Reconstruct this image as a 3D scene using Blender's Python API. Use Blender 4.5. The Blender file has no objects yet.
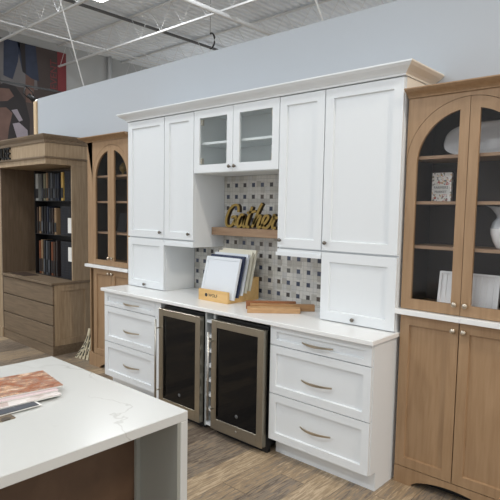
import bpy, math, random
from mathutils import Vector, Matrix
random.seed(4)
sc = bpy.context.scene
C = sc.collection

# ------------------------------------------------------------ camera
cam_d = bpy.data.cameras.new('camera')
cam = bpy.data.objects.new('camera', cam_d); C.objects.link(cam)
F_PX, PX, PY = 527.04, 0.17, 5.94
cam_d.sensor_fit = 'HORIZONTAL'; cam_d.sensor_width = 36.0
cam_d.lens = 36.0 * F_PX / 500.0
cam_d.shift_x = -PX / 500.0; cam_d.shift_y = PY / 500.0
cam_d.clip_start = 0.05; cam_d.clip_end = 100
yw, pt, rl = 0.7333, -0.0842, 0.0179
fw = Vector((-math.sin(yw)*math.cos(pt), math.cos(yw)*math.cos(pt), math.sin(pt)))
rt = Vector((math.cos(yw), math.sin(yw), 0)); up = rt.cross(fw)
rt2 = rt*math.cos(rl) + up*math.sin(rl); up2 = up*math.cos(rl) - rt*math.sin(rl)
m3 = Matrix((rt2, up2, -fw)).transposed()
cam.matrix_world = Matrix.Translation((4.105, -2.6093, 1.6155)) @ m3.to_4x4()
sc.camera = cam

# ------------------------------------------------------------ world, lights, exposure
world = bpy.data.worlds.new('world'); sc.world = world; world.use_nodes = True
bg = world.node_tree.nodes['Background']
bg.inputs[0].default_value = (0.95, 0.97, 1.0, 1); bg.inputs[1].default_value = 0.85
DECK = 5.3
def area(x, y, z, sx, sy, power, col, rot=(0, 0, 0)):
    l = bpy.data.lights.new('lamp_light', 'AREA'); l.shape = 'RECTANGLE'
    l.size = sx; l.size_y = sy; l.energy = power; l.color = col
    o = bpy.data.objects.new('lamp_light', l); C.objects.link(o)
    o.location = (x, y, z); o.rotation_euler = rot
    return o
COOL = (0.93, 0.97, 1.0); WARM = (1.0, 0.88, 0.74)
LAMPS = [(-3.58, 2.50), (-0.6, 2.75), (3.2, 2.75), (-4.2, -1.6), (-0.6, -1.9), (3.2, -1.9), (6.6, -1.0), (-0.6, -4.6), (3.4, -4.6)]
POWER = [70, 50, 45, 105, 30, 10, 135, 85, 40]
for i, (x, y) in enumerate(LAMPS):
    area(x, y, DECK-0.14, 1.2, 0.3, POWER[i], WARM if i == 6 else COOL)
ADDED_FILL = [(-5.0, 6.6), (-1.0, 7.6), (3.2, 7.6)]  # added lamps, out of sight, to brighten the deck and far wall
for (x, y) in ADDED_FILL:
    area(x, y, 3.35, .9, .9, 13, COOL, (math.pi, 0, 0))
    area(x, y, 3.20, .9, .9, 45, COOL)
sc.view_settings.view_transform = 'Standard'; sc.view_settings.look = 'None'
sc.view_settings.gamma = 1.0; sc.view_settings.exposure = 0.16
sc.view_settings.use_curve_mapping = False

# ------------------------------------------------------------ materials
def newmat(name):
    m = bpy.data.materials.new(name); m.use_nodes = True
    nt = m.node_tree
    return m, nt, nt.nodes['Principled BSDF']
def S(c):  # sRGB 0-255 to linear
    return tuple(((v/255)/12.92 if v/255 <= .04045 else ((v/255+.055)/1.055)**2.4) for v in c) + (1,)
def flat(name, c, rough=.5, metal=0, noise=.0, bump=0, nscale=30):
    m, nt, b = newmat(name)
    b.inputs['Roughness'].default_value = rough; b.inputs['Metallic'].default_value = metal
    col = S(c)
    tc = nt.nodes.new('ShaderNodeTexCoord'); n = nt.nodes.new('ShaderNodeTexNoise')
    n.inputs['Scale'].default_value = nscale; nt.links.new(tc.outputs['Object'], n.inputs[0])
    r = nt.nodes.new('ShaderNodeMapRange'); nt.links.new(n.outputs[0], r.inputs[0])
    a = noise or .006
    r.inputs[3].default_value = 1-a; r.inputs[4].default_value = 1+a
    mx = nt.nodes.new('ShaderNodeVectorMath'); mx.operation = 'SCALE'
    mx.inputs[0].default_value = col[:3]; nt.links.new(r.outputs[0], mx.inputs['Scale'])
    nt.links.new(mx.outputs[0], b.inputs['Base Color'])
    if bump:
        bp = nt.nodes.new('ShaderNodeBump'); bp.inputs['Strength'].default_value = bump
        nt.links.new(n.outputs[0], bp.inputs['Height']); nt.links.new(bp.outputs[0], b.inputs['Normal'])
    return m
def ramp(nt, stops, const=False):
    r = nt.nodes.new('ShaderNodeValToRGB'); e = r.color_ramp.elements
    if const: r.color_ramp.interpolation = 'CONSTANT'
    while len(e) < len(stops): e.new(.5)
    for k, (p, c) in enumerate(stops): e[k].position = p; e[k].color = S(c)
    return r
def wood(name, c1, c2, c3, stretch=(14, 14, 1.2), rough=.5, scale=3.0):
    m, nt, b = newmat(name); b.inputs['Roughness'].default_value = rough
    tc = nt.nodes.new('ShaderNodeTexCoord'); mp = nt.nodes.new('ShaderNodeMapping')
    mp.inputs['Scale'].default_value = stretch
    nt.links.new(tc.outputs['Object'], mp.inputs[0])
    n = nt.nodes.new('ShaderNodeTexNoise'); n.inputs['Scale'].default_value = scale; n.inputs['Detail'].default_value = 6
    n.inputs['Distortion'].default_value = .6
    nt.links.new(mp.outputs[0], n.inputs[0])
    r = ramp(nt, [(.3, c1), (.5, c2), (.72, c3)]); nt.links.new(n.outputs[0], r.inputs[0])
    nt.links.new(r.outputs[0], b.inputs['Base Color'])
    bp = nt.nodes.new('ShaderNodeBump'); bp.inputs['Strength'].default_value = .06
    nt.links.new(n.outputs[0], bp.inputs['Height']); nt.links.new(bp.outputs[0], b.inputs['Normal'])
    return m
def mnode(nt, op, a, b=None, c=None):
    n = nt.nodes.new('ShaderNodeMath'); n.operation = op
    for k, v in enumerate((a, b, c)):
        if v is None: continue
        if isinstance(v, (int, float)): n.inputs[k].default_value = v
        else: nt.links.new(v, n.inputs[k])
    return n.outputs[0]
def glass(name, tint=(.975, .985, .98), refl=1.0):
    m, nt, b = newmat(name); nt.nodes.remove(b)
    out = nt.nodes['Material Output']
    t = nt.nodes.new('ShaderNodeBsdfTransparent'); t.inputs[0].default_value = tint + (1,)
    g = nt.nodes.new('ShaderNodeBsdfGlossy'); g.inputs['Roughness'].default_value = .03
    ge = nt.nodes.new('ShaderNodeNewGeometry'); dp = nt.nodes.new('ShaderNodeVectorMath'); dp.operation = 'DOT_PRODUCT'
    nt.links.new(ge.outputs['Incoming'], dp.inputs[0]); nt.links.new(ge.outputs['Normal'], dp.inputs[1])
    c_ = mnode(nt, 'SUBTRACT', 1.0, mnode(nt, 'ABSOLUTE', dp.outputs['Value']))
    fr = mnode(nt, 'MULTIPLY_ADD', mnode(nt, 'POWER', c_, 5.0), .9*refl, .025*refl)
    mx = nt.nodes.new('ShaderNodeMixShader'); nt.links.new(fr, mx.inputs[0])
    nt.links.new(t.outputs[0], mx.inputs[1]); nt.links.new(g.outputs[0], mx.inputs[2])
    nt.links.new(mx.outputs[0], out.inputs[0])
    return m
def quartz(name, base=(238, 239, 238), vein=(176, 174, 170), amount=.5, scale=1.5):
    m, nt, b = newmat(name); b.inputs['Roughness'].default_value = .22
    tc = nt.nodes.new('ShaderNodeTexCoord')
    n = nt.nodes.new('ShaderNodeTexNoise'); n.inputs['Scale'].default_value = scale; n.inputs['Detail'].default_value = 5
    n.inputs['Distortion'].default_value = .9
    nt.links.new(tc.outputs['Object'], n.inputs[0])
    a = nt.nodes.new('ShaderNodeMath'); a.operation = 'SUBTRACT'; a.inputs[1].default_value = .5; nt.links.new(n.outputs[0], a.inputs[0])
    ab = nt.nodes.new('ShaderNodeMath'); ab.operation = 'ABSOLUTE'; nt.links.new(a.outputs[0], ab.inputs[0])
    r = nt.nodes.new('ShaderNodeMapRange'); r.inputs[1].default_value = 0; r.inputs[2].default_value = .006
    r.inputs[3].default_value = 1; r.inputs[4].default_value = 0; nt.links.new(ab.outputs[0], r.inputs[0])
    n2 = nt.nodes.new('ShaderNodeTexNoise'); n2.inputs['Scale'].default_value = scale*1.6; nt.links.new(tc.outputs['Object'], n2.inputs[0])
    r2 = nt.nodes.new('ShaderNodeMapRange'); r2.inputs[1].default_value = .48; r2.inputs[2].default_value = .62
    r2.inputs[3].default_value = 0; r2.inputs[4].default_value = amount; nt.links.new(n2.outputs[0], r2.inputs[0])
    mu = nt.nodes.new('ShaderNodeMath'); mu.operation = 'MULTIPLY'; nt.links.new(r.outputs[0], mu.inputs[0]); nt.links.new(r2.outputs[0], mu.inputs[1])
    mx = nt.nodes.new('ShaderNodeMix'); mx.data_type = 'RGBA'
    mx.inputs[6].default_value = S(base); mx.inputs[7].default_value = S(vein)
    nt.links.new(mu.outputs[0], mx.inputs[0]); nt.links.new(mx.outputs[2], b.inputs['Base Color'])
    return m
def floor_mat():
    m, nt, b = newmat('vinyl_plank'); b.inputs['Roughness'].default_value = .42
    tc = nt.nodes.new('ShaderNodeTexCoord'); sp = nt.nodes.new('ShaderNodeSeparateXYZ')
    nt.links.new(tc.outputs['Object'], sp.inputs[0])
    W, L = .18, 1.22
    u = mnode(nt, 'DIVIDE', sp.outputs[0], W); iu = mnode(nt, 'FLOOR', u)
    w1 = nt.nodes.new('ShaderNodeTexWhiteNoise'); w1.noise_dimensions = '1D'; nt.links.new(iu, w1.inputs['W'])
    v = mnode(nt, 'ADD', mnode(nt, 'DIVIDE', sp.outputs[1], L), w1.outputs[0]); iv = mnode(nt, 'FLOOR', v)
    cb = nt.nodes.new('ShaderNodeCombineXYZ'); nt.links.new(iu, cb.inputs[0]); nt.links.new(iv, cb.inputs[1])
    w2 = nt.nodes.new('ShaderNodeTexWhiteNoise'); w2.noise_dimensions = '2D'; nt.links.new(cb.outputs[0], w2.inputs[0])
    # grain, shifted per plank
    mp = nt.nodes.new('ShaderNodeMapping'); mp.inputs['Scale'].default_value = (48, 4.5, 1)
    ad = nt.nodes.new('ShaderNodeVectorMath'); ad.operation = 'MULTIPLY_ADD'
    nt.links.new(w2.outputs['Color'], ad.inputs[0]); ad.inputs[1].default_value = (9, 9, 9); nt.links.new(tc.outputs['Object'], ad.inputs[2])
    nt.links.new(ad.outputs[0], mp.inputs[0])
    n = nt.nodes.new('ShaderNodeTexNoise'); n.inputs['Scale'].default_value = 1.3; n.inputs['Detail'].default_value = 7; n.inputs['Roughness'].default_value = .65
    n.inputs['Distortion'].default_value = 1.2
    nt.links.new(mp.outputs[0], n.inputs[0])
    g = nt.nodes.new('ShaderNodeMapRange'); g.inputs[1].default_value = .3; g.inputs[2].default_value = .7
    g.inputs[3].default_value = -.46; g.inputs[4].default_value = .46; nt.links.new(n.outputs[0], g.inputs[0])
    t = mnode(nt, 'ADD', mnode(nt, 'MULTIPLY_ADD', w2.outputs[0], .62, .19), g.outputs[0])
    r = ramp(nt, [(0, (82, 70, 60)), (.25, (112, 99, 86)), (.45, (138, 127, 114)), (.62, (152, 131, 105)), (.8, (170, 149, 121)), (1, (196, 176, 148))])
    nt.links.new(t, r.inputs[0])
    fu = mnode(nt, 'FRACT', u); fv = mnode(nt, 'FRACT', v)
    e1 = mnode(nt, 'LESS_THAN', fu, .02); e2 = mnode(nt, 'LESS_THAN', fv, .004)
    e = mnode(nt, 'MAXIMUM', e1, e2)
    mx = nt.nodes.new('ShaderNodeMix'); mx.data_type = 'RGBA'
    nt.links.new(mnode(nt, 'MULTIPLY', e, .55), mx.inputs[0]); nt.links.new(r.outputs[0], mx.inputs[6]); mx.inputs[7].default_value = S((50, 42, 36))
    nt.links.new(mx.outputs[2], b.inputs['Base Color'])
    return m
def mosaic_mat():
    # basket mosaic: small dark squares on a 95 mm grid, pale stone tiles in between
    m, nt, b = newmat('stone_mosaic'); b.inputs['Roughness'].default_value = .35
    tc = nt.nodes.new('ShaderNodeTexCoord'); sp = nt.nodes.new('ShaderNodeSeparateXYZ')
    nt.links.new(tc.outputs['Object'], sp.inputs[0])
    P = .0948
    u = mnode(nt, 'DIVIDE', mnode(nt, 'SUBTRACT', sp.outputs[0], 1.142-.0474), P); w = mnode(nt, 'DIVIDE', mnode(nt, 'SUBTRACT', sp.outputs[2], 1.166-.0474), P)
    fu = mnode(nt, 'SUBTRACT', mnode(nt, 'FRACT', u), .5); fwv = mnode(nt, 'SUBTRACT', mnode(nt, 'FRACT', w), .5)
    s = .165; gr = .022
    au = mnode(nt, 'ABSOLUTE', fu); aw = mnode(nt, 'ABSOLUTE', fwv)
    mxx = mnode(nt, 'MAXIMUM', au, aw)
    dot = mnode(nt, 'LESS_THAN', mxx, s)
    ring = mnode(nt, 'LESS_THAN', mxx, s+gr)
    # pinwheel grout lines
    def near(x, v): return mnode(nt, 'LESS_THAN', mnode(nt, 'ABSOLUTE', mnode(nt, 'SUBTRACT', x, v)), gr/2)
    l1 = mnode(nt, 'MULTIPLY', near(fu, s), mnode(nt, 'GREATER_THAN', fwv, 0)); l2 = mnode(nt, 'MULTIPLY', near(fu, -s), mnode(nt, 'LESS_THAN', fwv, 0))
    l3 = mnode(nt, 'MULTIPLY', near(fwv, s), mnode(nt, 'LESS_THAN', fu, 0)); l4 = mnode(nt, 'MULTIPLY', near(fwv, -s), mnode(nt, 'GREATER_THAN', fu, 0))
    l5 = mnode(nt, 'GREATER_THAN', mxx, .5-gr/2)
    grout = mnode(nt, 'MAXIMUM', mnode(nt, 'MAXIMUM', mnode(nt, 'MAXIMUM', l1, l2), mnode(nt, 'MAXIMUM', l3, l4)), mnode(nt, 'MAXIMUM', ring, l5))
    iu = mnode(nt, 'FLOOR', u); iw = mnode(nt, 'FLOOR', w)
    cb = nt.nodes.new('ShaderNodeCombineXYZ'); nt.links.new(iu, cb.inputs[0]); nt.links.new(iw, cb.inputs[1])
    w2 = nt.nodes.new('ShaderNodeTexWhiteNoise'); w2.noise_dimensions = '2D'; nt.links.new(cb.outputs[0], w2.inputs[0])
    rd = ramp(nt, [(0, (52, 60, 80)), (.3, (70, 78, 98)), (.55, (62, 58, 58)), (.75, (96, 94, 92)), (.9, (84, 74, 66))], True); nt.links.new(w2.outputs[0], rd.inputs[0])
    # pale tiles: one tone per small rectangle
    cb2 = nt.nodes.new('ShaderNodeCombineXYZ')
    nt.links.new(mnode(nt, 'FLOOR', mnode(nt, 'MULTIPLY', mnode(nt, 'ADD', u, .165), 2)), cb2.inputs[0]); nt.links.new(mnode(nt, 'FLOOR', mnode(nt, 'MULTIPLY', mnode(nt, 'ADD', w, .165), 2)), cb2.inputs[1])
    w3 = nt.nodes.new('ShaderNodeTexWhiteNoise'); w3.noise_dimensions = '2D'; nt.links.new(cb2.outputs[0], w3.inputs[0])
    rp = ramp(nt, [(0, (166, 162, 154)), (.3, (190, 188, 180)), (.7, (204, 202, 196)), (1, (180, 180, 178))]); nt.links.new(w3.outputs[0], rp.inputs[0])
    m1 = nt.nodes.new('ShaderNodeMix'); m1.data_type = 'RGBA'; nt.links.new(grout, m1.inputs[0]); nt.links.new(rp.outputs[0], m1.inputs[6]); m1.inputs[7].default_value = S((150, 149, 146))
    m2 = nt.nodes.new('ShaderNodeMix'); m2.data_type = 'RGBA'; nt.links.new(dot, m2.inputs[0]); nt.links.new(m1.outputs[2], m2.inputs[6]); nt.links.new(rd.outputs[0], m2.inputs[7])
    nt.links.new(m2.outputs[2], b.inputs['Base Color'])
    return m
def print_mat(name, stops, scale=18, seed=0):
    m, nt, b = newmat(name); b.inputs['Roughness'].default_value = .35
    tc = nt.nodes.new('ShaderNodeTexCoord'); mp = nt.nodes.new('ShaderNodeMapping'); mp.inputs['Location'].default_value = (seed, seed*2.3, 0)
    nt.links.new(tc.outputs['Object'], mp.inputs[0])
    v = nt.nodes.new('ShaderNodeTexVoronoi'); v.inputs['Scale'].default_value = scale; nt.links.new(mp.outputs[0], v.inputs[0])
    sp = nt.nodes.new('ShaderNodeSeparateColor'); nt.links.new(v.outputs['Color'], sp.inputs[0])
    r = ramp(nt, stops); nt.links.new(sp.outputs[0], r.inputs[0]); nt.links.new(r.outputs[0], b.inputs['Base Color'])
    return m
def emit(name, c, s):
    m, nt, b = newmat(name); b.inputs['Emission Color'].default_value = c + (1,); b.inputs['Emission Strength'].default_value = s
    return m

M = {}
M['white'] = flat('white_lacquer', (228, 232, 234), .38)
M['white_in'] = flat('white_melamine', (222, 226, 226), .5)
M['cream'] = flat('primed_cream', (232, 222, 206), .5)
M['dark_gap'] = flat('shadow_black', (16, 16, 17), .7)
M['quartz'] = quartz('white_quartz', amount=.35, scale=3)
M['quartz_i'] = quartz('veined_quartz', (203, 204, 201), amount=.75, scale=1.1)
M['wall'] = flat('blue_grey_paint', (178, 184, 190), .75)
M['far_wall'] = flat('far_grey_paint', (176, 178, 178), .85, noise=.08, nscale=2)
M['room_wall'] = flat('warm_grey_paint', (128, 127, 125), .85)
M['deck'] = flat('painted_deck', (218, 224, 230), .8, noise=.05, nscale=4)
M['steelwork'] = flat('painted_steelwork', (210, 211, 211), .7)
M['dark_steel'] = flat('dark_pipe', (92, 93, 94), .7)
M['floor'] = floor_mat()
M['mosaic'] = mosaic_mat()
M['maple'] = wood('maple_stain', (150, 120, 89), (159, 129, 97), (167, 137, 105), rough=.45)
M['maple_left'] = M['maple']
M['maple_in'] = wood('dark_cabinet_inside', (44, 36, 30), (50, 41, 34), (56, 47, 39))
M['shelf_wood'] = wood('shelf_maple', (138, 110, 86), (152, 124, 98), (164, 136, 108), (1.5, 14, 14))
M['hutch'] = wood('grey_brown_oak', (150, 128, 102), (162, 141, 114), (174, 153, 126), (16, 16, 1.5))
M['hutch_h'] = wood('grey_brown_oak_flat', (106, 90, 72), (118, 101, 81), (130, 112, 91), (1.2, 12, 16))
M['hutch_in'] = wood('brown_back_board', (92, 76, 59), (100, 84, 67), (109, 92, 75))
M['steel'] = flat('brushed_steel', (164, 157, 143), .32, 1, noise=.06, nscale=60)
M['nickel'] = flat('satin_nickel', (204, 194, 178), .3, 1)
M['knob'] = flat('dark_nickel', (120, 114, 106), .35, 1)
M['chrome'] = flat('bright_steel', (190, 187, 180), .38, 1)
M['black_glass'] = flat('black_glass', (7, 7, 8), .05)
M['black_glass'].node_tree.nodes['Principled BSDF'].inputs['Specular IOR Level'].default_value = .28
M['black'] = flat('black_plastic', (18, 18, 19), .45)
M['glass'] = glass('clear_glass')
M['dark_glass'] = glass('cabinet_glass', (.97, .97, .97), .6)
M['gold'] = flat('gold_paint', (150, 124, 62), .42, .35)
M['gold_side'] = flat('bronze_edge', (62, 48, 26), .6)
M['box'] = wood('pale_birch', (206, 166, 104), (218, 178, 116), (226, 188, 128), (2, 10, 10), scale=2)
M['island_wood'] = wood('dark_walnut_panel', (78, 58, 42), (86, 64, 47), (94, 72, 54), (1, 3, 3))
M['ceramic'] = flat('glazed_ceramic', (240, 241, 242), .15)
M['ceramic_g'] = flat('grey_glaze', (176, 180, 184), .2)
M['cable'] = flat('galvanised_cable', (205, 205, 202), .5)
M['stud'] = wood('pine_stud', (196, 168, 132), (208, 182, 146), (216, 192, 158))

# ------------------------------------------------------------ mesh helpers
class MB:
    def __init__(s): s.v = []; s.f = []; s.smooth = []
    def add(s, vs, fs, sm=False):
        k = len(s.v); s.v += [tuple(p) for p in vs]; s.f += [tuple(i+k for i in f) for f in fs]; s.smooth += [sm]*len(fs); return s
    def box(s, x0, x1, y0, y1, z0, z1):
        if x0 > x1: x0, x1 = x1, x0
        if y0 > y1: y0, y1 = y1, y0
        if z0 > z1: z0, z1 = z1, z0
        vs = [(x, y, z) for z in (z0, z1) for y in (y0, y1) for x in (x0, x1)]
        return s.add(vs, [(0, 2, 3, 1), (4, 5, 7, 6), (0, 1, 5, 4), (2, 6, 7, 3), (0, 4, 6, 2), (1, 3, 7, 5)])
    def prism(s, poly, d0, d1, axis='y', sm=False):
        # poly: list of (a, b); axis the extrusion direction; (a,b) are the other two axes in xyz order
        def P(a, b, d): return {'x': (d, a, b), 'y': (a, d, b), 'z': (a, b, d)}[axis]
        n = len(poly)
        vs = [P(a, b, d0) for a, b in poly] + [P(a, b, d1) for a, b in poly]
        fs = [tuple(range(n)), tuple(range(2*n-1, n-1, -1))]
        s.add(vs, fs)
        k = len(s.v)-2*n
        for i in range(n):
            j = (i+1) % n; s.f.append((k+i, k+i+n, k+j+n, k+j)); s.smooth.append(sm)
        return s
    def obox(s, origin, ux, uy, uz):
        o, a, b, c = Vector(origin), Vector(ux), Vector(uy), Vector(uz)
        vs = [o + a*i + b*j + c*k for k in (0, 1) for j in (0, 1) for i in (0, 1)]
        return s.add(vs, [(0, 2, 3, 1), (4, 5, 7, 6), (0, 1, 5, 4), (2, 6, 7, 3), (0, 4, 6, 2), (1, 3, 7, 5)])
    def tube(s, pts, r, n=8, caps=True):
        pts = [Vector(p) for p in pts]; rings = []
        rr = r if isinstance(r, (list, tuple)) else [r]*len(pts)
        ref = None
        for i, p in enumerate(pts):
            t = (pts[min(i+1, len(pts)-1)] - pts[max(i-1, 0)]).normalized()
            if ref is None: ref = Vector((0, 0, 1)) if abs(t.z) < .9 else Vector((1, 0, 0))
            a = t.cross(ref).normalized(); b = t.cross(a).normalized(); ref = -b if False else ref
            rings.append([p + (a*math.cos(2*math.pi*k/n) + b*math.sin(2*math.pi*k/n))*rr[i] for k in range(n)])
        vs = [v for ring in rings for v in ring]; fs = []
        for i in range(len(pts)-1):
            for k in range(n):
                fs.append((i*n+k, i*n+(k+1) % n, (i+1)*n+(k+1) % n, (i+1)*n+k))
        s.add(vs, fs, True)
        if caps:
            k0 = len(s.v)-len(vs)
            s.f.append(tuple(k0+i for i in range(n-1, -1, -1))); s.smooth.append(False)
            k1 = len(s.v)-n; s.f.append(tuple(k1+i for i in range(n))); s.smooth.append(False)
        return s
    def lathe(s, prof, center, axis='z', n=24):
        cx, cy, cz = center; vs = []
        for r, h in prof:
            for k in range(n):
                a = 2*math.pi*k/n; p, q = r*math.cos(a), r*math.sin(a)
                vs.append({'z': (cx+p, cy+q, cz+h), 'y': (cx+p, cy+h, cz+q), 'x': (cx+h, cy+p, cz+q)}[axis])
        fs = []
        for i in range(len(prof)-1):
            for k in range(n): fs.append((i*n+k, i*n+(k+1) % n, (i+1)*n+(k+1) % n, (i+1)*n+k))
        return s.add(vs, fs, True)
    def xf(s, mat):
        s.v = [tuple(mat @ Vector(p)) for p in s.v]; return s

def origin_of(o):
    v = Vector((0, 0, 0))
    while o is not None: v += o.location; o = o.parent
    return v
def build(name, mb, mat, parent=None, origin=None, bevel=0):
    me = bpy.data.meshes.new(name)
    if parent is not None: off = origin_of(parent)
    elif origin is not None: off = Vector(origin)
    else:
        xs, ys, zs = zip(*mb.v); off = Vector(((min(xs)+max(xs))/2, (min(ys)+max(ys))/2, min(zs)))
    me.from_pydata([tuple(Vector(p)-off) for p in mb.v], [], mb.f)
    me.polygons.foreach_set('use_smooth', mb.smooth)
    import bmesh
    bm = bmesh.new(); bm.from_mesh(me); bmesh.ops.recalc_face_normals(bm, faces=bm.faces); bm.to_mesh(me); bm.free()
    me.materials.append(mat if not isinstance(mat, str) else M[mat])
    o = bpy.data.objects.new(name, me); C.objects.link(o)
    if parent is not None: o.parent = parent
    else: o.location = off
    if bevel:
        b = o.modifiers.new('bevel', 'BEVEL'); b.width = bevel; b.segments = 1; b.limit_method = 'ANGLE'
    return o
def tag(o, label, cat, group=None, kind=None):
    o['label'] = label; o['category'] = cat
    if group: o['group'] = group
    if kind: o['kind'] = kind
    return o
def thing(name, loc, label, cat, group=None):
    o = bpy.data.objects.new(name, None); C.objects.link(o); o.location = loc; o.empty_display_size = .05
    return tag(o, label, cat, group)
def struct(name, mb, mat):
    o = build(name, mb, mat, None, (0, 0, 0)); o['kind'] = 'structure'; return o
def text_mesh(body, size, depth):
    cu = bpy.data.curves.new('lettering', 'FONT'); cu.body = body; cu.size = size; cu.extrude = depth/2
    t = bpy.data.objects.new('lettering', cu); C.objects.link(t)
    dg = bpy.context.evaluated_depsgraph_get(); dg.update()
    me = t.evaluated_get(dg).to_mesh()
    mb = MB(); mb.add([v.co for v in me.vertices], [tuple(p.vertices) for p in me.polygons])
    t.evaluated_get(dg).to_mesh_clear(); bpy.data.objects.remove(t); bpy.data.curves.remove(cu)
    return mb

# ------------------------------------------------------------ the building shell
XL, XR_, YF, YB = -7.42, 8.6, -6.6, 9.2
struct('floor', MB().box(XL, XR_, YF, YB, -.1, 0), 'floor')
# corrugated roof deck, ribs running along Y
prof = []; x = XL; w = .152
while x < XR_-.2:
    prof += [(x, DECK+.04), (x+.03, DECK), (x+.10, DECK), (x+.13, DECK+.04)]; x += w
prof += [(XR_, DECK+.04), (XR_, DECK+.12), (XL, DECK+.12)]
struct('ceiling', MB().prism(prof, YF, YB, 'y'), 'deck')
struct('wall_left', MB().box(XL-.15, XL, YF, YB, 0, DECK+.02), 'far_wall')
struct('wall_back', MB().box(XL, XR_, YB, YB+.15, 0, DECK+.02), 'far_wall')
struct('wall_middle', MB().box(-2.47, 6.4, .62, .74, 0, 2.985), 'wall')
struct('trim_1', MB().box(-2.54, -2.471, .60, .74, 0, 2.955), 'stud')

def joist(y, label_n):
    z1 = DECK-.01; z0 = DECK-.5
    mb = MB().box(XL, XR_, y-.02, y+.02, z1-.03, z1).box(XL, XR_, y-.018, y+.018, z0, z0+.03)
    x = XL+.1; k = 0
    while x < XR_-.5:
        a, b = (z0+.03, z1-.03) if k % 2 == 0 else (z1-.03, z0+.03)
        mb.tube([(x, y, a), (x+.3, y, b)], .0045, 5, False); x += .3; k += 1
    return struct('trim_%d' % label_n, mb, 'steelwork')
n_ = 2
for y in (-5.6, -3.7, -1.8, .1, 1.9, 3.55, 5.25, 7.0):
    joist(y, n_); n_ += 1
# girder pipes running across the joists
for (x, r, mt, z) in ((-4.62, .03, 'dark_steel', DECK-.1), (-6.3, .012, 'steelwork', DECK-.06), (-5.4, .012, 'steelwork', DECK-.5), (-2.1, .04, 'steelwork', DECK-.56), (.9, .05, 'dark_steel', DECK-.1), (-6.9, .012, 'steelwork', DECK-.06)):
    struct('trim_%d' % n_, MB().tube([(x, YF, z), (x, YB, z)], r, 8), mt); n_ += 1
struct('trim_%d' % n_, MB().tube([(XL+.08, 4.85, 0), (XL+.08, 4.85, DECK)], .05, 8), 'steelwork'); n_ += 1

# added unseen fill lamps behind the partition are built with the lamps below
# high-bay lamps
M['diffuser'] = emit('lit_diffuser', (1.0, .99, .96), 9)
places = ['above the far left wall, seen at the top edge', 'over the space behind the grey partition', 'behind the partition on the right',
          'over the aisle left of the island', 'in the middle row over the aisle', 'in the middle row over the island', 'warm-toned, over the right end of the aisle',
          'in the front row, left', 'in the front row, right']
for i, (x, y) in enumerate(LAMPS):
    t = thing('ceiling_light', (x, y, DECK-.12), 'linear white high-bay lamp hanging ' + places[i], 'ceiling light', 'high bay ceiling lamps')
    build('housing', MB().box(x-.66, x+.66, y-.17, y+.17, DECK-.12, DECK-.06), 'steelwork', t)
    build('diffuser', MB().box(x-.62, x+.62, y-.15, y+.15, DECK-.125, DECK-.1201), 'diffuser', t)
    for s in (-.5, .5): build('suspension_wire', MB().tube([(x+s, y, DECK-.06), (x+s, y, DECK+.01)], .006, 5), 'steelwork', t)

for i, (x, y) in enumerate(ADDED_FILL):
    t = thing('added_fill_light', (x, y, 3.22), 'added square fill lamp hanging unseen behind the grey partition, ' + ['left', 'middle', 'right'][i] + ' one', 'pendant light', 'added fill lamps behind the partition')
    build('housing', MB().box(x-.5, x+.5, y-.5, y+.5, 3.23, 3.32), 'steelwork', t)
    build('diffuser', MB().box(x-.46, x+.46, y-.46, y+.46, 3.2205, 3.2295), 'diffuser', t)
    build('suspension_wire', MB().tube([(x, y, 3.32), (x, y, DECK)], .006, 5), 'steelwork', t)
# bracing cables
tag(build('cable', MB().tube([(-1.455, .68, 2.98), (-2.56, .68, 5.3)], .008, 6), 'cable'), 'long pale slanting cable from ceiling to left part of the grey partition', 'cable', 'bracing cables')
tag(build('cable', MB().tube([(1.825, .68, 2.98), (.85, .68, 5.3)], .009, 6), 'cable'), 'pale bracing cable above the middle of the white cabinets', 'cable', 'bracing cables')
# hanging hose loop behind the partition
pts = [(-2.87+.10*math.cos(a)*.9, 4.0, 4.60+.13*math.sin(a)) for a in [i*math.pi/12 for i in range(-7, 8)]]
o = build('hose_loop', MB().tube(pts, .016, 6), 'black'); tag(o, 'thin black curved hoop hanging from ceiling just above the partition edge', 'hose')
build('hanger_rod', MB().tube([pts[-1], (pts[-1][0], 4.0, DECK)], .004, 5), 'dark_steel', o)

# ------------------------------------------------------------ mural on the far wall
XM = XL
t = thing('wall_mural', (XM, 3.2, 3.3), 'large dark photographic mural with jeans and red edge on the far left wall', 'mural')
def mur(name, poly, d, mat): return build(name, MB().prism(poly, XM+.005, XM+.005+d, 'x'), mat, t)
M['mur_bg'] = flat('mural_brown', (74, 64, 62), .7, noise=.25, nscale=1.6)
M['mur_jean'] = flat('mural_denim', (52, 60, 80), .7, noise=.4, nscale=5)
M['mur_dark'] = flat('mural_dark', (44, 40, 42), .7, noise=.2, nscale=3)
M['mur_grey'] = flat('mural_grey', (112, 110, 112), .7, noise=.12, nscale=3)
M['mur_skin'] = flat('mural_skin', (104, 80, 72), .7, noise=.45, nscale=4)
M['mur_red'] = flat('mural_red', (124, 52, 56), .7, noise=.1)
M['mur_let'] = flat('mural_letter', (124, 60, 62), .7)
M['mur_pale'] = flat('mural_pale', (150, 142, 150), .7, noise=.2, nscale=6)
mur('printed_ground', [(1.6, 3.0), (3.73, 3.0), (3.73, 5.139), (1.6, 5.139)], .01, 'mur_bg')
mur('grey_patch', [(2.25, 4.2), (3.05, 4.2), (3.0, 5.13), (2.2, 5.13)], .014, 'mur_grey')
mur('jeans_leg', [(2.31, 4.38), (2.50, 4.33), (2.62, 4.72), (2.68, 5.134), (2.33, 5.134)], .018, 'mur_jean')
mur('jeans_leg', [(2.62, 5.134), (3.02, 5.134), (3.08, 4.4), (2.93, 4.42), (2.72, 4.53), (2.66, 4.8)], .018, 'mur_jean')
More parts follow.
